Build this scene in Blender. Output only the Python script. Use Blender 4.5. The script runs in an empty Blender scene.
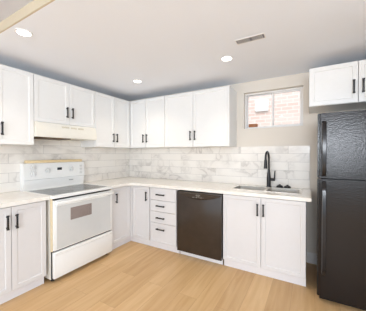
import bpy, bmesh, math, random
from mathutils import Vector, Matrix
R = math.radians
C = bpy.context.scene.collection
random.seed(4)

# ------------------------------------------------------------------ camera
cam_d = bpy.data.cameras.new('camera')
cam = bpy.data.objects.new('camera', cam_d); C.objects.link(cam)
cam_d.sensor_fit = 'HORIZONTAL'; cam_d.sensor_width = 36.0
cam_d.lens = 36.0 * 219.64 / 366.0
cam.location = (2.983, -3.129, 1.353)
cam.rotation_euler = (Matrix.Rotation(R(29.92), 4, 'Z') @ Matrix.Rotation(R(90 - 0.508), 4, 'X') @ Matrix.Rotation(R(-0.07), 4, 'Z')).to_euler()
cam_d.clip_start = 0.05
bpy.context.scene.camera = cam

# ------------------------------------------------------------------ world, sun, exposure
W = bpy.data.worlds.new('daylight'); bpy.context.scene.world = W; W.use_nodes = True
bg = W.node_tree.nodes['Background']
bg.inputs[0].default_value = (0.775, 0.89, 1.0, 1); bg.inputs[1].default_value = 2.85
sun_d = bpy.data.lights.new('sun', 'SUN'); sun_d.energy = 1.6; sun_d.angle = R(3); sun_d.color = (1, .95, .88)
sun = bpy.data.objects.new('sun', sun_d); C.objects.link(sun); sun.location = (3, -3, 8)
sun.rotation_euler = (R(50), 0, R(25))
for k, (x, y) in enumerate(((.95, -3.6), (2.25, -3.6), (3.55, -3.6))):     # unseen lamps added behind the camera for glints on the fridge
    rd = bpy.data.lights.new('added_glint_lamp', 'AREA'); rd.shape = 'DISK'; rd.size = .12; rd.energy = 1.5; rd.color = (1, .95, .88)
    ro = bpy.data.objects.new('added_glint_lamp', rd); C.objects.link(ro); ro.location = (x, y, 2.42)
wd = bpy.data.lights.new('added_rear_light', 'AREA'); wd.shape = 'RECTANGLE'; wd.size = 1.3; wd.size_y = .8; wd.energy = 100; wd.color = (.88, .93, 1)   # added area light for an assumed far window; brightens the fridge door
wo = bpy.data.objects.new('added_rear_light', wd); C.objects.link(wo); wo.location = (3.62, -6.4, 1.66); wo.rotation_euler = (R(90), 0, 0)
VS = bpy.context.scene.view_settings
VS.view_transform = 'Standard'; VS.look = 'None'; VS.gamma = 1.0; VS.use_curve_mapping = False
VS.exposure = -0.04

# ------------------------------------------------------------------ helpers
def lin(r, g, b):
    f = lambda c: (c/255/12.92) if c/255 <= .04045 else ((c/255 + .055)/1.055)**2.4
    return (f(r), f(g), f(b), 1)

def mat(name, col, rough=.5, metal=0, spec=.5, coat=0, emit=None, es=0):
    m = bpy.data.materials.new(name); m.use_nodes = True
    b = m.node_tree.nodes['Principled BSDF']
    b.inputs['Base Color'].default_value = col; b.inputs['Roughness'].default_value = rough
    b.inputs['Metallic'].default_value = metal; b.inputs['Specular IOR Level'].default_value = spec
    b.inputs['Coat Weight'].default_value = coat
    if emit:
        b.inputs['Emission Color'].default_value = emit; b.inputs['Emission Strength'].default_value = es
    return m

def nd(m, t, **kw):
    n = m.node_tree.nodes.new(t)
    for k, v in kw.items(): setattr(n, k, v)
    return n
def lk(m, a, b): m.node_tree.links.new(a, b)

def grain(m, scale=60, amount=.03, bump=0.0, dist=.002):
    """gentle procedural variation of colour and surface"""
    b = m.node_tree.nodes['Principled BSDF']
    col = tuple(b.inputs['Base Color'].default_value)
    tc = nd(m, 'ShaderNodeTexCoord'); no = nd(m, 'ShaderNodeTexNoise')
    no.inputs['Scale'].default_value = scale; no.inputs['Detail'].default_value = 4
    lk(m, tc.outputs['Object'], no.inputs['Vector'])
    r = nd(m, 'ShaderNodeValToRGB')
    r.color_ramp.elements[0].position = .3; r.color_ramp.elements[1].position = .7
    r.color_ramp.elements[0].color = tuple(c*(1-amount) for c in col[:3]) + (1,)
    r.color_ramp.elements[1].color = tuple(min(1, c*(1+amount)) for c in col[:3]) + (1,)
    lk(m, no.outputs['Fac'], r.inputs['Fac']); lk(m, r.outputs['Color'], b.inputs['Base Color'])
    if bump:
        bu = nd(m, 'ShaderNodeBump'); bu.inputs['Strength'].default_value = bump; bu.inputs['Distance'].default_value = dist
        lk(m, no.outputs['Fac'], bu.inputs['Height']); lk(m, bu.outputs['Normal'], b.inputs['Normal'])
    return m

def box(bm, a, b, bev=0.0, seg=2):
    x0, y0, z0 = a; x1, y1, z1 = b
    v = [bm.verts.new(p) for p in ((x0,y0,z0),(x1,y0,z0),(x1,y1,z0),(x0,y1,z0),(x0,y0,z1),(x1,y0,z1),(x1,y1,z1),(x0,y1,z1))]
    fs = [bm.faces.new([v[i] for i in q]) for q in ((0,3,2,1),(4,5,6,7),(0,1,5,4),(1,2,6,5),(2,3,7,6),(3,0,4,7))]
    if bev:
        es = set(e for f in fs for e in f.edges)
        bmesh.ops.bevel(bm, geom=list(es), offset=bev, segments=seg, affect='EDGES', profile=.5)
    return bm

def cyl(bm, p0, p1, r0, r1=None, n=20, caps=True):
    p0, p1 = Vector(p0), Vector(p1); r1 = r0 if r1 is None else r1
    d = p1 - p0
    q = d.to_track_quat('Z', 'Y').to_matrix().to_4x4()
    M = Matrix.Translation((p0+p1)/2) @ q
    bmesh.ops.create_cone(bm, cap_ends=caps, segments=n, radius1=r0, radius2=r1, depth=d.length, matrix=M)
    return bm

def tube(bm, pts, rad, n=14):
    """swept tube through pts; rad a number or a list"""
    pts = [Vector(p) for p in pts]
    rad = rad if isinstance(rad, (list, tuple)) else [rad]*len(pts)
    rings = []; up = Vector((1, 0, 0))
    for i, p in enumerate(pts):
        t = (pts[min(i+1, len(pts)-1)] - pts[max(i-1, 0)]).normalized()
        u = (up - t*up.dot(t)).normalized(); w = t.cross(u); up = u
        rings.append([bm.verts.new(p + rad[i]*(math.cos(2*math.pi*k/n)*u + math.sin(2*math.pi*k/n)*w)) for k in range(n)])
    for a, b in zip(rings, rings[1:]):
        for k in range(n): bm.faces.new((a[k], a[(k+1)%n], b[(k+1)%n], b[k]))
    bm.faces.new(rings[0][::-1]); bm.faces.new(rings[-1])
    return bm

def prism(bm, prof, x0, x1):
    """profile in (y,z), extruded along x"""
    a = [bm.verts.new((x0, y, z)) for y, z in prof]; b = [bm.verts.new((x1, y, z)) for y, z in prof]
    n = len(prof)
    bm.faces.new(a); bm.faces.new(b[::-1])
    for k in range(n): bm.faces.new((a[k], b[k], b[(k+1)%n], a[(k+1)%n]))
    bmesh.ops.recalc_face_normals(bm, faces=bm.faces[:])
    return bm

def slab(bm, outline, holes, z0, z1):
    """flat slab with holes"""
    es = []
    for loop in [outline] + holes:
        vs = [bm.verts.new((x, y, z0)) for x, y in loop]
        es += [bm.edges.new((vs[k], vs[(k+1)%len(vs)])) for k in range(len(vs))]
    r = bmesh.ops.triangle_fill(bm, use_beauty=True, use_dissolve=False, edges=es)
    fs = [g for g in r['geom'] if isinstance(g, bmesh.types.BMFace)]
    e = bmesh.ops.extrude_face_region(bm, geom=fs)
    bmesh.ops.translate(bm, verts=[g for g in e['geom'] if isinstance(g, bmesh.types.BMVert)], vec=(0, 0, z1-z0))
    bmesh.ops.recalc_face_normals(bm, faces=bm.faces[:])
    return bm

def rrect(x0, y0, x1, y1, r, n=6):
    out = []
    for cx, cy, a in ((x1-r, y1-r, 0), (x0+r, y1-r, 90), (x0+r, y0+r, 180), (x1-r, y0+r, 270)):
        for k in range(n+1):
            t = R(a + 90*k/n); out.append((cx + r*math.cos(t), cy + r*math.sin(t)))
    return out

def obj(name, bm, m, parent=None, smooth=True):
    me = bpy.data.meshes.new(name); bm.to_mesh(me); bm.free()
    me.materials.append(m)
    if smooth:
        me.shade_smooth()
        me.set_sharp_from_angle(angle=R(32))
    o = bpy.data.objects.new(name, me); C.objects.link(o)
    if parent: o.parent = parent
    return o

def tag(o, label, cat, group=None):
    o['label'] = label; o['category'] = cat
    if group: o['group'] = group
    return o

def thing(name, label, cat, loc=(0,0,0), rz=0, group=None):
    o = bpy.data.objects.new(name, None); C.objects.link(o)
    o.location = loc; o.rotation_euler = (0, 0, rz); o.empty_display_size = .1
    return tag(o, label, cat, group)

def struct(name, bm, m, parent=None, smooth=False):
    o = obj(name, bm, m, parent, smooth)
    if not parent: o['kind'] = 'structure'
    return o

B = bmesh.new

# ------------------------------------------------------------------ materials
M = {}
M['wall'] = grain(mat('greige_paint', lin(225, 217, 206), .7), 220, .012, .03)
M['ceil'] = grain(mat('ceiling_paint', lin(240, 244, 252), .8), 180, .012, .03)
M['ceil_raised'] = grain(mat('raised_ceiling_dimmed', lin(208, 210, 219), .8), 180, .012, .03)  # ceiling colour darkened: dimmer light on the raised part is painted in
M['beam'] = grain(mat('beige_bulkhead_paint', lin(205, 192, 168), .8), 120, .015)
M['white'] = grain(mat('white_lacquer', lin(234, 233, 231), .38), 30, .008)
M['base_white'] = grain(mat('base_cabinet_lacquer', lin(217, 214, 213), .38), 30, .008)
M['black'] = grain(mat('black_metal', lin(28, 27, 28), .38), 90, .05)
M['trim'] = grain(mat('trim_white', lin(238, 236, 234), .45), 40, .01)
M['appl'] = grain(mat('white_enamel', lin(238, 237, 234), .22, coat=.3), 30, .006)
M['cream'] = grain(mat('cream_enamel', lin(236, 226, 204), .35), 30, .015)
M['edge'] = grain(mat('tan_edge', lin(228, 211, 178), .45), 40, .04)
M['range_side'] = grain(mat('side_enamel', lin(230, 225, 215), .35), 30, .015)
M['tan'] = grain(mat('tan_strip', lin(228, 203, 158), .45), 40, .05)
M['doorglass'] = grain(mat('white_oven_glass', lin(210, 210, 208), .14, coat=.4), 20, .01)
M['hood'] = grain(mat('yellowed_hood_enamel', lin(238, 234, 223), .35), 20, .015)
M['filter'] = grain(mat('hood_filter', lin(95, 75, 52), .6), 300, .3)
M['slot'] = grain(mat('hood_slots', lin(196, 184, 152), .6), 200, .1)
M['cooktop'] = grain(mat('cooktop_glass', lin(104, 108, 110), .2, coat=.1), 260, .22)
M['burner'] = grain(mat('burner_ring_print', lin(96, 100, 102), .2), 90, .05)
M['grey'] = grain(mat('grey_plastic', lin(150, 150, 150), .5), 60, .04)
M['knob'] = grain(mat('knob_plastic', lin(214, 213, 210), .35), 60, .02)
M['display'] = grain(mat('dark_display', lin(48, 50, 58), .2), 60, .05)
M['dw'] = grain(mat('black_enamel', lin(56, 46, 38), .22, spec=.4), 12, .08)
M['dwdark'] = grain(mat('dark_recess', lin(20, 19, 18), .4), 40, .05)
M['mark'] = mat('silver_lettering', lin(178, 172, 165), .3, .4)
M['steel'] = grain(mat('stainless_steel', lin(240, 236, 229), .42, .25), 150, .06)
M['brick_loose'] = grain(mat('terracotta', lin(178, 112, 70), .8), 60, .12)
M['toe'] = grain(mat('toe_kick_paint', lin(228, 224, 224), .5), 30, .01)
M['shade'] = grain(mat('vent_dark', lin(105, 103, 112), .7), 90, .1)

# fridge: pebbled black
def fridge_mat(name, col, strength):
    m = mat(name, col, .14, spec=.32)
    b = m.node_tree.nodes['Principled BSDF']
    tc = nd(m, 'ShaderNodeTexCoord'); v = nd(m, 'ShaderNodeTexNoise')
    v.inputs['Scale'].default_value = 130; v.inputs['Detail'].default_value = 1
    bu = nd(m, 'ShaderNodeBump'); bu.inputs['Strength'].default_value = strength; bu.inputs['Distance'].default_value = .004
    lk(m, tc.outputs['Object'], v.inputs['Vector']); lk(m, v.outputs['Fac'], bu.inputs['Height']); lk(m, bu.outputs['Normal'], b.inputs['Normal'])
    return m
M['fridge'] = fridge_mat('pebbled_black', lin(22, 14, 11), .26)
M['fridge_side'] = grain(mat('fridge_side_black', lin(42, 38, 37), .5), 60, .05)
M['gloss'] = grain(mat('gloss_black', lin(30, 27, 27), .18, spec=.35), 60, .05)

# glass: clear, with a weak mirror
def glass():
    m = bpy.data.materials.new('window_glass'); m.use_nodes = True
    nt = m.node_tree; nt.nodes.remove(nt.nodes['Principled BSDF'])
    t = nd(m, 'ShaderNodeBsdfTransparent'); g = nd(m, 'ShaderNodeBsdfGlossy'); g.inputs['Roughness'].default_value = .02
    x = nd(m, 'ShaderNodeMixShader'); f = nd(m, 'ShaderNodeFresnel'); f.inputs['IOR'].default_value = 1.3
    t.inputs['Color'].default_value = (.96, .97, .97, 1)
    lk(m, f.outputs[0], x.inputs[0]); lk(m, t.outputs[0], x.inputs[1]); lk(m, g.outputs[0], x.inputs[2])
    lk(m, x.outputs[0], nt.nodes['Material Output'].inputs['Surface'])
    return m
M['glass'] = glass()

def bricks(m, vec, w, h, mortar, offset, freq=2):
    br = nd(m, 'ShaderNodeTexBrick'); br.offset = offset; br.offset_frequency = freq
    br.inputs['Scale'].default_value = 1.0; br.inputs['Brick Width'].default_value = w; br.inputs['Row Height'].default_value = h
    br.inputs['Mortar Size'].default_value = mortar; br.inputs['Mortar Smooth'].default_value = .1; br.inputs['Bias'].default_value = 0
    br.inputs['Color1'].default_value = (0, 0, 0, 1); br.inputs['Color2'].default_value = (1, 1, 1, 1); br.inputs['Mortar'].default_value = (.5, .5, .5, 1)
    lk(m, vec, br.inputs['Vector'])
    return br

def mixc(m, fac, a, b, blend='MIX'):
    n = nd(m, 'ShaderNodeMix', data_type='RGBA', blend_type=blend)
    for sock, v in ((n.inputs[0], fac), (n.inputs[6], a), (n.inputs[7], b)):
        if hasattr(v, 'links'): lk(m, v, sock)
        else: sock.default_value = v
    return n.outputs[2]

def planar(m, which, shift=(0, 0, 0)):
    tc = nd(m, 'ShaderNodeTexCoord'); s = nd(m, 'ShaderNodeSeparateXYZ'); c = nd(m, 'ShaderNodeCombineXYZ')
    a = nd(m, 'ShaderNodeVectorMath', operation='ADD'); a.inputs[1].default_value = shift
    lk(m, tc.outputs['Object'], a.inputs[0]); lk(m, a.outputs[0], s.inputs[0])
    lk(m, s.outputs[which[0]], c.inputs['X']); lk(m, s.outputs[which[1]], c.inputs['Y'])
    return c.outputs[0]

def marble_tiles(name, which, shift, base, vein):
    m = mat(name, base, .2, coat=.2); b = m.node_tree.nodes['Principled BSDF']
    vec = planar(m, which, shift)
    br = bricks(m, vec, .61, .1095, .0016, .38, 2)
    off = nd(m, 'ShaderNodeVectorMath', operation='MULTIPLY_ADD')      # each tile its own piece of stone
    off.inputs[1].default_value = (7.3, 3.1, 5.7); lk(m, br.outputs['Color'], off.inputs[0]); lk(m, vec, off.inputs[2])
    n1 = nd(m, 'ShaderNodeTexNoise'); n1.inputs['Scale'].default_value = 3.0; n1.inputs['Detail'].default_value = 5; n1.inputs['Distortion'].default_value = 1.6
    lk(m, off.outputs[0], n1.inputs['Vector'])
    r = nd(m, 'ShaderNodeValToRGB'); e = r.color_ramp.elements
    e[0].position = .42; e[0].color = (0, 0, 0, 1); e[1].position = .57; e[1].color = (0, 0, 0, 1)
    k = e.new(.5); k.color = (1, 1, 1, 1)
    lk(m, n1.outputs['Fac'], r.inputs['Fac'])
    n2 = nd(m, 'ShaderNodeTexNoise'); n2.inputs['Scale'].default_value = 2.2; n2.inputs['Detail'].default_value = 3
    lk(m, off.outputs[0], n2.inputs['Vector'])
    r2 = nd(m, 'ShaderNodeValToRGB'); r2.color_ramp.elements[0].position = .42; r2.color_ramp.elements[1].position = .68
    lk(m, n2.outputs['Fac'], r2.inputs['Fac'])
    mu = nd(m, 'ShaderNodeMath', operation='MULTIPLY'); lk(m, r.outputs['Color'], mu.inputs[0]); lk(m, r2.outputs['Color'], mu.inputs[1])
    m2 = nd(m, 'ShaderNodeMath', operation='MULTIPLY'); m2.inputs[1].default_value = .75; lk(m, mu.outputs[0], m2.inputs[0])
    c1 = mixc(m, m2.outputs[0], base, vein)
    soft = nd(m, 'ShaderNodeMath', operation='MULTIPLY'); soft.inputs[1].default_value = .25; lk(m, r2.outputs['Color'], soft.inputs[0])
    c2 = mixc(m, soft.outputs[0], c1, vein)
    c3 = mixc(m, br.outputs['Fac'], c2, lin(188, 182, 176))
    lk(m, c3, b.inputs['Base Color'])
    bu = nd(m, 'ShaderNodeBump', invert=True); bu.inputs['Strength'].default_value = .4; bu.inputs['Distance'].default_value = .002
    lk(m, br.outputs['Fac'], bu.inputs['Height']); lk(m, bu.outputs['Normal'], b.inputs['Normal'])
    return m
M['tile_x'] = marble_tiles('marble_tiles_back', 'XZ', (.07, 0, -.914), lin(240, 234, 226), lin(186, 178, 170))
M['tile_y'] = marble_tiles('marble_tiles_side', 'YZ', (.3, 5, -.914), lin(240, 234, 226), lin(186, 178, 170))

def quartz():
    m = mat('quartz', lin(238, 233, 225), .22, coat=.2); b = m.node_tree.nodes['Principled BSDF']
    tc = nd(m, 'ShaderNodeTexCoord'); n1 = nd(m, 'ShaderNodeTexNoise')
    n1.inputs['Scale'].default_value = 3.5; n1.inputs['Detail'].default_value = 6; n1.inputs['Distortion'].default_value = 1.2
    lk(m, tc.outputs['Object'], n1.inputs['Vector'])
    r = nd(m, 'ShaderNodeValToRGB'); e = r.color_ramp.elements
    e[0].position = .44; e[0].color = lin(240, 236, 229); e[1].position = .56; e[1].color = lin(238, 233, 226)
    k = e.new(.5); k.color = lin(234, 228, 220)
    lk(m, n1.outputs['Fac'], r.inputs['Fac']); lk(m, r.outputs['Color'], b.inputs['Base Color'])
    return m
M['quartz'] = quartz()

def oak():
    m = mat('oak_laminate', lin(216, 180, 132), .42); b = m.node_tree.nodes['Principled BSDF']
    vec = planar(m, 'YX', (.2, .06, 0))
    br = bricks(m, vec, 1.25, .19, .0012, .37, 2)
    sc = nd(m, 'ShaderNodeVectorMath', operation='MULTIPLY'); sc.inputs[1].default_value = (1.2, 14, 1); lk(m, vec, sc.inputs[0])
    off = nd(m, 'ShaderNodeVectorMath', operation='MULTIPLY_ADD'); off.inputs[1].default_value = (9, 5, 3)
    lk(m, br.outputs['Color'], off.inputs[0]); lk(m, sc.outputs[0], off.inputs[2])
    n = nd(m, 'ShaderNodeTexNoise'); n.inputs['Scale'].default_value = 1.6; n.inputs['Detail'].default_value = 6; n.inputs['Distortion'].default_value = .6
    lk(m, off.outputs[0], n.inputs['Vector'])
    r = nd(m, 'ShaderNodeValToRGB'); e = r.color_ramp.elements
    e[0].position = .3; e[0].color = lin(203, 166, 118); e[1].position = .72; e[1].color = lin(219, 187, 141)
    lk(m, n.outputs['Fac'], r.inputs['Fac'])
    tone = mixc(m, br.outputs['Color'], lin(236, 228, 220), lin(255, 252, 250))
    c = mixc(m, 1.0, r.outputs['Color'], tone, 'MULTIPLY')
    c = mixc(m, br.outputs['Fac'], c, lin(176, 138, 96))
    lk(m, c, b.inputs['Base Color'])
    return m
M['oak'] = oak()

def brickwall():
    m = mat('pale_pink_brick', lin(214, 170, 150), .9); b = m.node_tree.nodes['Principled BSDF']
    br = bricks(m, planar(m, 'XZ'), .215, .075, .01, .5, 2)
    c = mixc(m, br.outputs['Color'], lin(205, 176, 164), lin(216, 192, 182))
    c = mixc(m, br.outputs['Fac'], c, lin(218, 204, 196)); lk(m, c, b.inputs['Base Color'])
    return m
M['brickwall'] = brickwall()
M['soil'] = grain(mat('gravel', lin(170, 164, 156), .9), 40, .2)

# ------------------------------------------------------------------ setting
ZC, ZH, YST = 2.355, 2.432, -2.294          # kitchen ceiling, higher ceiling, where the step is
XR, YB = 3.86, -6.6
struct('floor', box(B(), (-.2, YB, -.1), (5.6, .2, 0)), M['oak'])
bm = B()                                    # back wall with the window opening
WX0, WX1, WZ0, WZ1 = 2.176, 2.915, 1.70, 2.205
box(bm, (-.2, 0, 0), (WX0, .2, ZC)); box(bm, (WX1, 0, 0), (5.6, .2, ZC))
box(bm, (WX0, 0, 0), (WX1, .2, WZ0)); box(bm, (WX0, 0, WZ1), (WX1, .2, ZC))
struct('wall_back', bm, M['wall'])
struct('wall_left', box(B(), (-.2, YB, 0), (0, 0, ZC)), M['wall'])
struct('wall_right', box(B(), (XR, -1.3, 0), (XR+.12, 0, ZC)), M['wall'])
struct('ceiling', box(B(), (-.2, YST, ZC), (5.6, .2, ZC+.3)), M['ceil'])
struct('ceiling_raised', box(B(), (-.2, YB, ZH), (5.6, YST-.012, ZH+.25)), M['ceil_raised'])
struct('wall_left_top', box(B(), (-.2, YB, ZC), (0, YST-.012, ZH)), M['wall'])
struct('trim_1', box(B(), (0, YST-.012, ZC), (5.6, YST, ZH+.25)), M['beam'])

# backsplash tiles
bm = B(); T = .009
box(bm, (0, -T, .9145), (2.987, -.0002, 1.449))
struct('wall_tiles_back', bm, M['tile_x'])
bm = B()
box(bm, (.0002, -2.52, .9145), (T, -1.838, 1.449)); box(bm, (.0002, -1.838, .9145), (T, -1.036, 1.544)); box(bm, (.0002, -1.036, .9145), (T, -T-.0005, 1.449))
bmesh.ops.remove_doubles(bm, verts=bm.verts[:], dist=1e-5)
struct('wall_tiles_left', bm, M['tile_y'])

# baseboard beside the fridge
struct('baseboard_back', prism(B(), [(-.0002, 0), (-.016, 0), (-.016, .10), (-.009, .128), (-.0002, .13)], 2.962, XR), M['trim'])

# window: frame, two sashes that slide, panes
win = bpy.data.objects.new('window_1', None); C.objects.link(win); win['kind'] = 'structure'
win.location = (WX0, .07, WZ0)
ww, wh = WX1-WX0, WZ1-WZ0
def ring(bm, x0, z0, x1, z1, w, y0, y1, bev=.003):
    box(bm, (x0, y0, z0), (x0+w, y1, z1), bev); box(bm, (x1-w, y0, z0), (x1, y1, z1), bev)
    box(bm, (x0+w, y0, z0), (x1-w, y1, z0+w), bev); box(bm, (x0+w, y0, z1-w), (x1-w, y1, z1), bev)
    return bm
obj('window_frame', ring(B(), 0, 0, ww, wh, .02, 0, .09), M['trim'], win)
mid = .372
s1 = obj('sash', ring(B(), .021, .021, mid+.012, wh-.021, .011, .05, .075), M['trim'], win)
s2 = obj('sash', ring(B(), mid-.012, .021, ww-.021, wh-.021, .02, .015, .04), M['trim'], win)
obj('pane', box(B(), (.033, .058, .033), (mid, .063, wh-.033)), M['glass'], s1)
obj('pane', box(B(), (mid+.009, .024, .042), (ww-.042, .029, wh-.042)), M['glass'], s2)

# outside the window: ground and the neighbouring brick house
struct('ground_outside', box(B(), (-1.5, .2, 1.3), (6.5, 1.9, 1.71)), M['soil'])
struct('wall_outside', box(B(), (-1.5, 1.9, 1.2), (6.5, 2.1, 4.2)), M['brickwall'])
t = thing('neighbour_vent', 'white square vent on the brick house seen through the window', 'vent', (1.955, 1.9, 2.27))
obj('hood', prism(B(), [(-.0003, 0), (-.05, 0), (-.06, .02), (-.03, .24), (-.0003, .24)], 0, .26), M['trim'], t)
bm = B()
for k in range(4): box(bm, (.02, -.064+.006*k, .03+.05*k), (.24, -.056+.006*k, .045+.05*k))
obj('louvre', bm, M['trim'], t)
bm = B(); box(bm, (0, 0, 0), (.12, .06, .082), .004)
o = obj('loose_brick', bm, M['brick_loose']); o.location = (2.195, .212, 1.7102)
tag(o, 'small terracotta brick outside, at the bottom left corner of the window', 'brick')

# ------------------------------------------------------------------ cabinets
def shaker(w, h, t=.02, rail=.058):
    """shaker door in XZ, front at y=-t, back at y=0"""
    bm = B(); box(bm, (0, -t, 0), (w, 0, h))
    bmesh.ops.recalc_face_normals(bm, faces=bm.faces[:]); bm.normal_update(); bm.faces.ensure_lookup_table()
    f = min(bm.faces, key=lambda q: q.calc_center_median().y)
    rail = min(rail, h*.28)
    bmesh.ops.inset_region(bm, faces=[f], thickness=rail)
    bm.normal_update()
    bmesh.ops.inset_region(bm, faces=[f], thickness=.008, depth=0)
    for v in f.verts: v.co.y += .0065
    bm.normal_update()
    outer = [e for e in bm.edges if len(e.link_faces) == 2 and e.calc_face_angle(0) > 1.0]
    bmesh.ops.bevel(bm, geom=outer, offset=.0018, segments=1, affect='EDGES')
    return bm

def slabfront(w, h, t=.02):
    bm = B(); box(bm, (0, -t, 0), (w, 0, h), .002, 1); return bm

def pull(length=.132, vertical=True):
    """bar pull, centred, standing off a face at y=0 towards -y"""
    bm = B(); L = length/2
    pts = [(-L, .0), (-L+.018, -.026), (L-.018, -.026), (L, .0)]
    box(bm, (-.008, -.032, -L), (.008, -.022, L), .003)
    for s in (-1, 1):
        box(bm, (-.0105, -.034, s*L-.014 if s > 0 else s*L), (.0105, -.02, s*L if s > 0 else s*L+.014), .003)
        box(bm, (-.006, -.024, s*(L-.016)-.006), (.006, -.0005, s*(L-.016)+.006), .001, 1)
    if not vertical: bmesh.ops.rotate(bm, verts=bm.verts[:], cent=(0,0,0), matrix=Matrix.Rotation(R(90), 3, 'Y'))
    return bm

def carcass(w, d, z0, z1, top=True, th=.018):
    bm = B()
    box(bm, (0, -d, z0), (th, -.0, z1)); box(bm, (w-th, -d, z0), (w, -.0, z1))
    box(bm, (th, -d, z0), (w-th, -.0, z0+th)); box(bm, (th, -.012, z0+th), (w-th, -.0, z1))
    if top: box(bm, (th, -d, z1-th), (w-th, -.012, z1))
    else: box(bm, (th, -d, z1-.06), (w-th, -d+th, z1))
    bmesh.ops.remove_doubles(bm, verts=bm.verts[:], dist=1e-5)
    return bm

G = .0022
def door(parent, x0, x1, z0, z1, d, m, hx=None, hz=None, rail=.058):
    o = obj('door', shaker(x1-x0-2*G, z1-z0-2*G, rail=rail), m, parent)
    o.location = (x0+G, -d, z0+G)
    if hx is not None:
        h = obj('handle', pull(), M['black'], o); h.location = (hx-x0-G, -.02, hz-z0-G)
        h['label'] = 'black bar handle'
    return o

def drawer(parent, x0, x1, z0, z1, d, m):
    o = obj('drawer', shaker(x1-x0-2*G, z1-z0-2*G, rail=.03) if z1-z0 > .2 else slabfront(x1-x0-2*G, z1-z0-2*G), m, parent)
    o.location = (x0+G, -d, z0+G)
    return o

# wall cabinets: local x along the wall, front towards -y
def wall_cabinet(label, loc, rz, w, z0, z1, splits, d=.315, hz=None, panel=None, filler=None):
    t = thing('wall_cabinet', label, 'wall cabinet', (loc[0], loc[1], z0), rz, 'white wall cabinets')
    h = z1-z0
    obj('body', carcass(w, d, 0, h), M['white'], t)
    a, s, b = splits
    door(t, a, s, 0, h, d+.001, M['white'], s-.036, hz-z0)
    door(t, s, b, 0, h, d+.001, M['white'], s+.036, hz-z0)
    if panel: obj('end_panel', box(B(), (w+.0005, -d-.021, 0), (w+.018, 0, h), .001, 1), M['white'], t)
    return t
Q = R(90); UB, UT = 1.45, 2.24; e = .001
wall_cabinet('white two-door wall cabinet left of the range hood, over the two-door base cabinet', (T*0+e, -2.512), Q, .672, UB, UT, (0, .337, .672), hz=1.604)
wall_cabinet('short white two-door wall cabinet directly above the range hood', (e, -1.838), Q, .800, 1.717, UT, (0, .411, .800), hz=1.867)
wall_cabinet('white two-door wall cabinet between range hood and room corner', (e, -1.036), Q, 1.036-.001, UB, UT, (0, .357, .700), hz=1.597)
wall_cabinet('white narrow-door wall cabinet in the corner of the sink wall, above the drawers', (.340, -e), 0, .705, UB, UT, (.0, .333, .705), hz=1.597)
wall_cabinet('wider white wall cabinet over the dishwasher, its side facing the window', (1.047, -e), 0, 1.01, UB, UT, (0, .493, 1.01), hz=1.609, panel=True)
wall_cabinet('white two-door cabinet above the black refrigerator', (2.978, -e), 0, .82, 1.843, UT, (0, .408, .82), d=.447, hz=1.993)

# base cabinets
BT, TK, DF = .876, .095, .614
def base_cabinet(label, loc, rz, w, top=True):
    t = thing('base_cabinet', label, 'base cabinet', (loc[0], loc[1], 0), rz, 'white base cabinets')
    obj('body', carcass(w, DF, TK, BT, top), M['base_white'], t)
    obj('toe_kick', box(B(), (0, -.585, 0), (w, -.567, TK-.0005)), M['toe'], t)
    return t
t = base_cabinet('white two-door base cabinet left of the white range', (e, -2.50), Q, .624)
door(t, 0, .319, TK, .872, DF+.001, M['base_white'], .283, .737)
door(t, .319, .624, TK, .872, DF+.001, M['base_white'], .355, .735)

# corner cabinet: L-shaped, one door on each leg
t = thing('base_cabinet', 'white corner base cabinet with a door on each wall, between range and drawers', 'base cabinet', (0, 0, 0), 0, 'white base cabinets')
bm = B()
slab(bm, [(e, -e), (.99, -e), (.99, -DF), (DF, -DF), (DF, -1.03), (e, -1.03)], [], TK, BT)
obj('body', bm, M['base_white'], t)
bm = B(); slab(bm, [(.567, -.585), (.567, -1.03), (.585, -1.03), (.585, -.585), (.99, -.585), (.99, -.567)], [], 0, TK-.0005)
obj('toe_kick', bm, M['toe'], t)
d1 = door(t, .66, .988, TK, .872, DF+.001, M['base_white'], .94, .735)
dm = obj('door', shaker(.37-2*G, .872-TK-2*G), M['base_white'], t)
dm.location = (DF+.001, -1.02+G, TK+G); dm.rotation_euler = (0, 0, Q)
h = obj('handle', pull(), M['black'], dm); h.location = (.078, -.02, .727-TK); h['label'] = 'black bar handle'
obj('corner_filler', box(B(), (DF+.001, -.648, TK+G), (.658, -DF-.001, .871)), M['base_white'], t)

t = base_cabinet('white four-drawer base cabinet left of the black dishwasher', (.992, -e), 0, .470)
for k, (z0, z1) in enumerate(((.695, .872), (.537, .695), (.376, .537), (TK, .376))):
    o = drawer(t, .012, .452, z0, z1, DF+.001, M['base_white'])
    h = obj('handle', pull(.14, False), M['black'], o)
    h.location = (.198-.012, -.02, (.777, .619, .452, .293)[k]-z0); h['label'] = 'black bar handle'

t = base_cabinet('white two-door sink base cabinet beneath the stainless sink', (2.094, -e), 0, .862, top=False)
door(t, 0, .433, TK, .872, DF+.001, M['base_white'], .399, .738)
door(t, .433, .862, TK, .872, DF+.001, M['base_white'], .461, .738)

# ------------------------------------------------------------------ countertops
CZ0, CZ1 = .8775, .914
bm = B(); slab(bm, [(e, -2.52), (.648, -2.52), (.648, -1.848), (e, -1.848)], [], CZ0, CZ1)
tag(obj('countertop', bm, M['quartz']), 'short cream stone countertop left of the range', 'countertop', 'stone countertops')
SX0, SX1, SY0, SY1 = 2.135, 2.905, -.465, -.125
arc = [(.648 + .10 - .10*math.cos(R(a)), -.748 + .10*math.sin(R(a))) for a in range(0, 91, 10)]
outline = [(e, -e), (e, -1.034), (.648, -1.034)] + arc + [(3.002, -.648), (3.002, -e)]
bm = B(); slab(bm, outline, [rrect(SX0+.012, SY0+.012, SX1-.012, SY1-.012, .03)], CZ0, CZ1)
tag(obj('countertop', bm, M['quartz']), 'long L-shaped cream stone countertop holding the sink', 'countertop', 'stone countertops')

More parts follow.
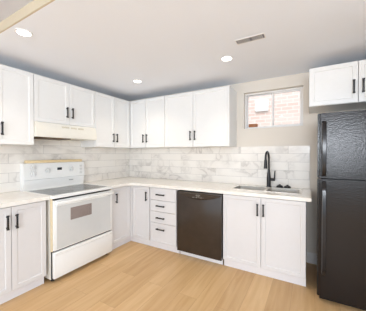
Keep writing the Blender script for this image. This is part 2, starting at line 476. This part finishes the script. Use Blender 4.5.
# ------------------------------------------------------------------ sink
t = thing('kitchen_sink', 'stainless double bowl sink set into the countertop under the window', 'sink', (0, 0, 0))
mx = 2.535
b1 = (SX0+.022, SY0+.022, mx-.014, SY1-.022); b2 = (mx+.014, SY0+.022, SX1-.022, SY1-.022)
bm = B(); slab(bm, rrect(SX0, SY0, SX1, SY1, .035), [rrect(*b1, .03), rrect(*b2, .03)], CZ1+.0005, CZ1+.005)
obj('rim', bm, M['steel'], t)
for b in (b1, b2):
    bm = B(); rings = []
    for z, ins in ((CZ1+.003, 0), (.80, .006), (.745, .012), (.735, .03)):
        rings.append([bm.verts.new((x, y, z)) for x, y in rrect(b[0]+ins, b[1]+ins, b[2]-ins, b[3]-ins, .03)])
    for p, q in zip(rings, rings[1:]):
        n = len(p)
        for k in range(n): bm.faces.new((p[k], q[k], q[(k+1)%n], p[(k+1)%n]))
    bm.faces.new(rings[-1])
    bmesh.ops.solidify(bm, geom=bm.faces[:], thickness=-.0015)
    o = obj('bowl', bm, M['steel'], t)
    bm = B(); cyl(bm, ((b[0]+b[2])/2, -.28, .738), ((b[0]+b[2])/2, -.28, .742), .045); obj('drain', bm, M['shade'], o)

# faucet
FX, FY = 2.522, -.072
t = thing('kitchen_faucet', 'tall matte black pull-down faucet behind the sink', 'faucet', (FX, FY, CZ1+.0003), R(-4))
bm = B(); cyl(bm, (0, 0, 0), (0, 0, .012), .031, .029, 28); obj('base', bm, M['black'], t)
bm = B(); tube(bm, [(0, 0, .012), (0, 0, .05), (0, 0, .11), (0, 0, .15), (0, 0, .19), (0, 0, .22)], [.025, .025, .0255, .023, .018, .015], 22); obj('body', bm, M['black'], t)
bm = B(); r = .085; zt = .375
pts = [(0, 0, .21), (0, 0, .30)] + [(0, -r + r*math.cos(R(a)), zt + r*math.sin(R(a))) for a in range(0, 181, 12)] + [(0, -2*r, zt-.02)]
tube(bm, pts, .013, 18); obj('spout', bm, M['black'], t)
bm = B(); tube(bm, [(0, -2*r, zt-.015), (0, -2*r, zt-.04), (0, -2*r-.004, zt-.10), (0, -2*r-.006, zt-.125)], [.016, .018, .020, .0225], 18); obj('spray_head', bm, M['black'], t)
bm = B(); cyl(bm, (.018, 0, .10), (.075, 0, .10), .0185, .0175, 20)
tube(bm, [(.068, -.002, .10), (.073, -.006, .14), (.076, -.01, .185), (.078, -.012, .215)], [.011, .009, .0075, .007], 12); obj('lever', bm, M['black'], t)

for k, (x, y) in enumerate(((2.652, -.052), (2.742, -.052))):
    t = thing('sink_stopper', ('black sink stopper beside the faucet, the one nearer to it', 'black sink stopper by the faucet, the one nearer the refrigerator')[k], 'sink stopper', (x, y, CZ1+.0003), 0, 'sink stoppers on the counter')
    bm = B(); tube(bm, [(0, 0, 0), (0, 0, .012), (0, 0, .024), (0, 0, .030)], [.042, .041, .033, .018], 24); obj('cup', bm, M['black'], t)
    bm = B(); tube(bm, [(0, 0, .030), (0, 0, .033), (0, 0, .038), (0, 0, .040)], [.012, .014, .014, .009], 16); obj('knob', bm, M['black'], t)

# ------------------------------------------------------------------ range (local x along the wall, front towards -y)
RW = .790
t = thing('range', 'white freestanding electric range under the hood', 'stove', (.012, -1.841, 0), Q)
bm = B(); box(bm, (0, -.628, .03), (RW, 0, .885), .004); obj('body', bm, M['range_side'], t)
obj('gap_shade_box', box(B(), (.007, -.6455, .034), (RW-.007, -.6285, .884)), M['dwdark'], t)  # dark box added behind the front; shade of the gaps as colour
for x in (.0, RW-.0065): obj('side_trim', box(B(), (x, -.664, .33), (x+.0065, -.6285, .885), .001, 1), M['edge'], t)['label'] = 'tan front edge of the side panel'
for x in (.04, RW-.04):
    for y in (-.06, -.6):
        bm = B(); cyl(bm, (x, y, 0), (x, y, .03), .02); obj('foot', bm, M['dwdark'], t)
bm = B()
slab(bm, rrect(-.004, -.692, RW+.004, -.075, .012), [rrect(.028, -.632, RW-.028, -.105, .01)], .886, .914)
bmesh.ops.bevel(bm, geom=[q for q in bm.edges if all(v.co.z > .91 for v in q.verts) and len(q.link_faces) == 2 and q.calc_face_angle(0) > 1], offset=.005, segments=2, affect='EDGES')
obj('cooktop_frame', bm, M['appl'], t)
gl = obj('cooktop_glass', box(B(), (.029, -.631, .890), (RW-.029, -.106, .912), .001, 1), M['cooktop'], t)
gl['label'] = 'speckled grey glass hob'
for x, y, r in ((.22, -.50, .105), (.57, -.50, .08), (.22, -.24, .08), (.57, -.24, .105)):
    bm = B()
    for q in (r, r*.62): slab(bm, [(x+q*math.cos(R(a)), y+q*math.sin(R(a))) for a in range(0, 360, 9)], [[(x+(q-.006)*math.cos(R(a)), y+(q-.006)*math.sin(R(a))) for a in range(0, 360, 9)]], .9121, .9124)
    obj('burner_ring', bm, M['burner'], gl)
# backguard
bgd = obj('backguard', prism(B(), [(0, .886), (-.074, .886), (-.074, .925), (-.088, 1.035), (-.096, 1.04), (-.088, 1.232), (-.08, 1.238), (0, 1.238)], 0, RW), M['appl'], t)
obj('top_trim', box(B(), (.045, -.09, 1.2385), (RW-.03, -.002, 1.272), .006), M['tan'], t)['label'] = 'tan strip along the top of the backguard'
ZP = lambda z: -.0960 + (z-1.04)*.008/.192          # face of the control panel
def knob(x, z, r, m='knob', d=.022):
    bm = B(); y = ZP(z); cyl(bm, (x, y-.0005, z), (x, y-d, z), r, r*.86, 24); box(bm, (x-.004, y-d-.006, z-r*.8), (x+.004, y-d+.002, z+r*.8), .0015, 1)
    k = obj('knob', bm, M[m], bgd); return k
for x, z, r in ((.102, 1.183, .021), (.102, 1.111, .021), (.271, 1.142, .025), (.588, 1.143, .025)): knob(x, z, r)
for z in (1.18, 1.135, 1.085):
    y = ZP(z); obj('button', box(B(), (.715, y-.006, z-.013), (.755, y-.0005, z+.013), .002, 1), M['knob'], bgd)
for x, z in ((.102, 1.183), (.102, 1.111), (.271, 1.142), (.588, 1.143)):
    bm = B()
    for a in range(-140, 141, 35):                  # printed dial ticks
        dx, dz = math.sin(R(a))*.034, math.cos(R(a))*.034; y = ZP(z+dz)
        box(bm, (x+dx-.003, y-.0012, z+dz-.003), (x+dx+.003, y-.0003, z+dz+.003))
    obj('dial_marks', bm, M['grey'], bgd)
y = ZP(1.155); obj('clock_display', box(B(), (.392, y-.004, 1.138), (.455, y-.0005, 1.172), .002, 1), M['display'], bgd)
bm = B()
for x, w in ((.56, .011), (.574, .009), (.586, .012), (.601, .008), (.612, .01)):
    z = .992; y = -.074 - .014*(z-.925)/.11; box(bm, (x, y-.002, z-.006), (x+w, y+.0005, z+.006))
obj('badge', bm, M['grey'], bgd)
# oven door, its window, panel and handle
dr = obj('oven_door', box(B(), (.008, -.682, .337), (RW-.004, -.646, .864), .006), M['appl'], t)
obj('glass_panel', box(B(), (.038, -.6855, .350), (RW-.038, -.6825, .800), .001, 1), M['doorglass'], dr)['label'] = 'pale blue-white glass panel'
def mesh_window():
    m = mat('patterned_oven_window', lin(128, 112, 106), .2, coat=.3); b = m.node_tree.nodes['Principled BSDF']
    br = bricks(m, planar(m, 'XZ'), .009, .009, .0016, 0)
    lk(m, mixc(m, br.outputs['Fac'], lin(120, 104, 98), lin(165, 152, 146)), b.inputs['Base Color']); return m
obj('oven_window', box(B(), (.190, -.6895, .622), (.460, -.686, .757), .001, 1), mesh_window(), dr)
bm = B(); box(bm, (.012, -.728, .818), (RW-.012, -.708, .852), .008, 3)
for x in (.05, RW-.05): box(bm, (x-.03, -.712, .822), (x+.03, -.6825, .848), .004)
obj('door_handle', bm, M['appl'], dr)
dw = obj('storage_drawer', box(B(), (.008, -.684, .045), (RW-.004, -.646, .320), .007), M['appl'], t)
obj('drawer_lip', prism(B(), [(-.6845, .285), (-.690, .289), (-.692, .309), (-.6845, .315)], .02, RW-.02), M['appl'], dw)

# ------------------------------------------------------------------ hood
HW = .798
t = thing('range_hood', 'yellowed white range hood mounted beneath the short cabinet', 'range hood', (e+.0005, -1.837, 1.545), Q)
bm = B()
prism(bm, [(0, .171), (-.34, .171), (-.352, .15), (-.372, .012), (-.368, 0), (-.34, 0), (-.335, .02), (0, .02)], 0, HW)
for x in (0, HW-.012): box(bm, (x, -.335, .0), (x+.012, 0, .021))
obj('shell', bm, M['hood'], t)
FH = lambda z: -.352 - (.15-z)*.02/.138
for x0, x1 in ((.30, .40), (.42, .50), (.52, .60)):
    bm = B()
    for k in range(3):
        z = .135 + k*.007 - .01; n = 7
        for q in range(n):
            a = x0 + (x1-x0)*q/n; box(bm, (a, FH(z)-.0012, z-.002), (a+(x1-x0)/n*.8, FH(z)+.004, z+.002))
    obj('vent_slots', bm, M['slot'], t)
obj('filter', box(B(), (.10, -.334, -.012), (.43, -.06, .019), .002, 1), M['filter'], t)
obj('lamp_lens', box(B(), (.47, -.30, .004), (.70, -.18, .019), .003, 1), M['cream'], t)

# ------------------------------------------------------------------ dishwasher
t = thing('dishwasher', 'black built-in dishwasher between the drawers and the sink cabinet', 'dishwasher', (1.466, -.02, 0))
DWW = .624
obj('tub', box(B(), (.01, -.5595, .06), (DWW-.01, 0, .862), .004), M['dwdark'], t)
obj('door', box(B(), (.005, -.642, .078), (DWW-.005, -.561, .866), .003, 2), M['dw'], t)
# lens-shaped handle pocket lip across the top of the door
pts = [(.012 + (DWW-.024)*k/24, .838 - .062*(1-((k-12)/12)**2)) for k in range(25)]
pts += [(DWW-.012, .852), (.012, .852)]
bm = B()
bot = [bm.verts.new((x, -.6418, z)) for x, z in pts]; top = [bm.verts.new((.312+(x-.312)*.97, -.658, .826+(z-.826)*.72)) for x, z in pts]
bm.faces.new(bot[::-1]); bm.faces.new(top)
for k in range(len(pts)): bm.faces.new((bot[k], bot[(k+1)%len(pts)], top[(k+1)%len(pts)], top[k]))
bmesh.ops.recalc_face_normals(bm, faces=bm.faces[:])
cp = obj('control_panel', bm, M['dw'], t)
bm = B()                                             # small silver emblem: looped script in an oval with a row of dashes
ox, oz = .318, .828; y = -.6595
tube(bm, [(ox+.030*math.cos(R(a))*(1 if a < 361 else .5), y, oz+.012*math.sin(R(a))) for a in range(0, 361, 20)], .0012, 6)
tube(bm, [(ox-.02+.0033*k, y, oz+.006*math.sin(k*1.25)) for k in range(13)], .0014, 6)
for k in range(9): box(bm, (ox-.075+.018*k - .003*(k % 2), y, oz-.026+.002*(k % 3)), (ox-.066+.018*k, y+.003, oz-.020))
obj('badge', bm, M['mark'], cp)['label'] = 'small silver emblem'
obj('toe_panel', box(B(), (.012, -.57, .003), (DWW-.012, -.56, .074)), M['toe'], t)

# ------------------------------------------------------------------ refrigerator
t = thing('refrigerator', 'tall black pebbled top-freezer refrigerator right of the sink', 'refrigerator', (3.047, -.06, 0))
FW = .755
obj('cabinet', box(B(), (.032, -.655, .03), (FW-.002, 0, 1.70), .006), M['fridge_side'], t)
def fdoor(name, z0, z1):
    bm = B(); box(bm, (0, -.727, z0), (FW, -.662, z1))
    bmesh.ops.bevel(bm, geom=[q for q in bm.edges if abs(q.verts[0].co.z-q.verts[1].co.z) > .1 and q.verts[0].co.y < -.7], offset=.022, segments=5, affect='EDGES')
    bmesh.ops.bevel(bm, geom=[q for q in bm.edges if q.calc_face_angle(0) > 1.2], offset=.004, segments=2, affect='EDGES')
    return obj(name, bm, M['fridge'], t)
fz = fdoor('freezer_door', 1.131, 1.716); fd = fdoor('fridge_door', .045, 1.121)
def fhandle(parent, z0, z1):
    bm = B(); x = .05; y = -.7275
    k = (z1-z0)
    sec = [(z0, .0), (z0+.035, -.03), (z0+.09, -.042), (z1-.09, -.042), (z1-.035, -.03), (z1, .0)]
    rows = []
    for z, dy in sec:
        rows.append([bm.verts.new(p) for p in ((x-.017, y+dy, z), (x-.013, y+dy-.012, z), (x+.013, y+dy-.012, z), (x+.017, y+dy, z), (x+.012, y+min(0, dy+.018), z), (x-.012, y+min(0, dy+.018), z))])
    for a, b in zip(rows, rows[1:]):
        for q in range(6): bm.faces.new((a[q], a[(q+1)%6], b[(q+1)%6], b[q]))
    bm.faces.new(rows[0]); bm.faces.new(rows[-1][::-1]); bmesh.ops.recalc_face_normals(bm, faces=bm.faces[:])
    obj('handle', bm, M['gloss'], parent)
fhandle(fz, 1.145, 1.645); fhandle(fd, .25, 1.105)
obj('hinge_cover', box(B(), (FW-.10, -.71, 1.7165), (FW-.02, -.60, 1.735), .004), M['fridge_side'], t)
obj('base_grille', box(B(), (.02, -.67, .004), (FW-.01, -.64, .042), .003), M['dwdark'], t)

# ------------------------------------------------------------------ ceiling things
M['led'] = mat('led_lens', (1, 1, 1, 1), .5, emit=(1, .97, .92, 1), es=9)
for x, y, lab in ((.935, -2.203, 'round recessed ceiling light nearest the ceiling step'), (.92, -.805, 'round recessed ceiling light nearest the room corner'), (2.225, -.885, 'round recessed ceiling light beside the ceiling vent')):
    t = thing('ceiling_light', lab, 'ceiling light', (x, y, ZC), 0, 'recessed ceiling lights')
    bm = B(); slab(bm, [(.062*math.cos(R(a)), .062*math.sin(R(a))) for a in range(0, 360, 10)], [[(.050*math.cos(R(a)), .050*math.sin(R(a))) for a in range(0, 360, 10)]], -.006, -.0003)
    obj('trim_ring', bm, M['trim'], t)
    bm = B(); cyl(bm, (0, 0, -.0045), (0, 0, -.0005), .0495, n=32); obj('lens', bm, M['led'], t)
    ld = bpy.data.lights.new('lamp_glow', 'AREA'); ld.shape = 'DISK'; ld.size = .09; ld.energy = 2.6; ld.color = (1, .87, .70); ld.spread = R(110)
    lo = bpy.data.objects.new('lamp_glow', ld); C.objects.link(lo); lo.parent = t; lo.location = (0, 0, -.008)

t = thing('ceiling_vent', 'small grey slotted air vent in the ceiling in front of the window', 'vent', (2.405, -1.205, ZC), 0)
VW, VD = .25, .09
bm = B(); slab(bm, [(0, 0), (VW, 0), (VW, VD), (0, VD)], [[(.008, .010), (VW-.008, .010), (VW-.008, VD-.010), (.008, VD-.010)]], -.003, -.0003); obj('frame', bm, M['trim'], t)
obj('backing', box(B(), (.008, .010, -.0012), (VW-.008, VD-.010, -.0004)), M['shade'], t)
for k in range(14):
    x = .02+k*.0155
    if k == 7: continue
    obj('slat', box(B(), (x, .010, -.003), (x+.005, VD-.010, -.0014)), M['trim'], t)
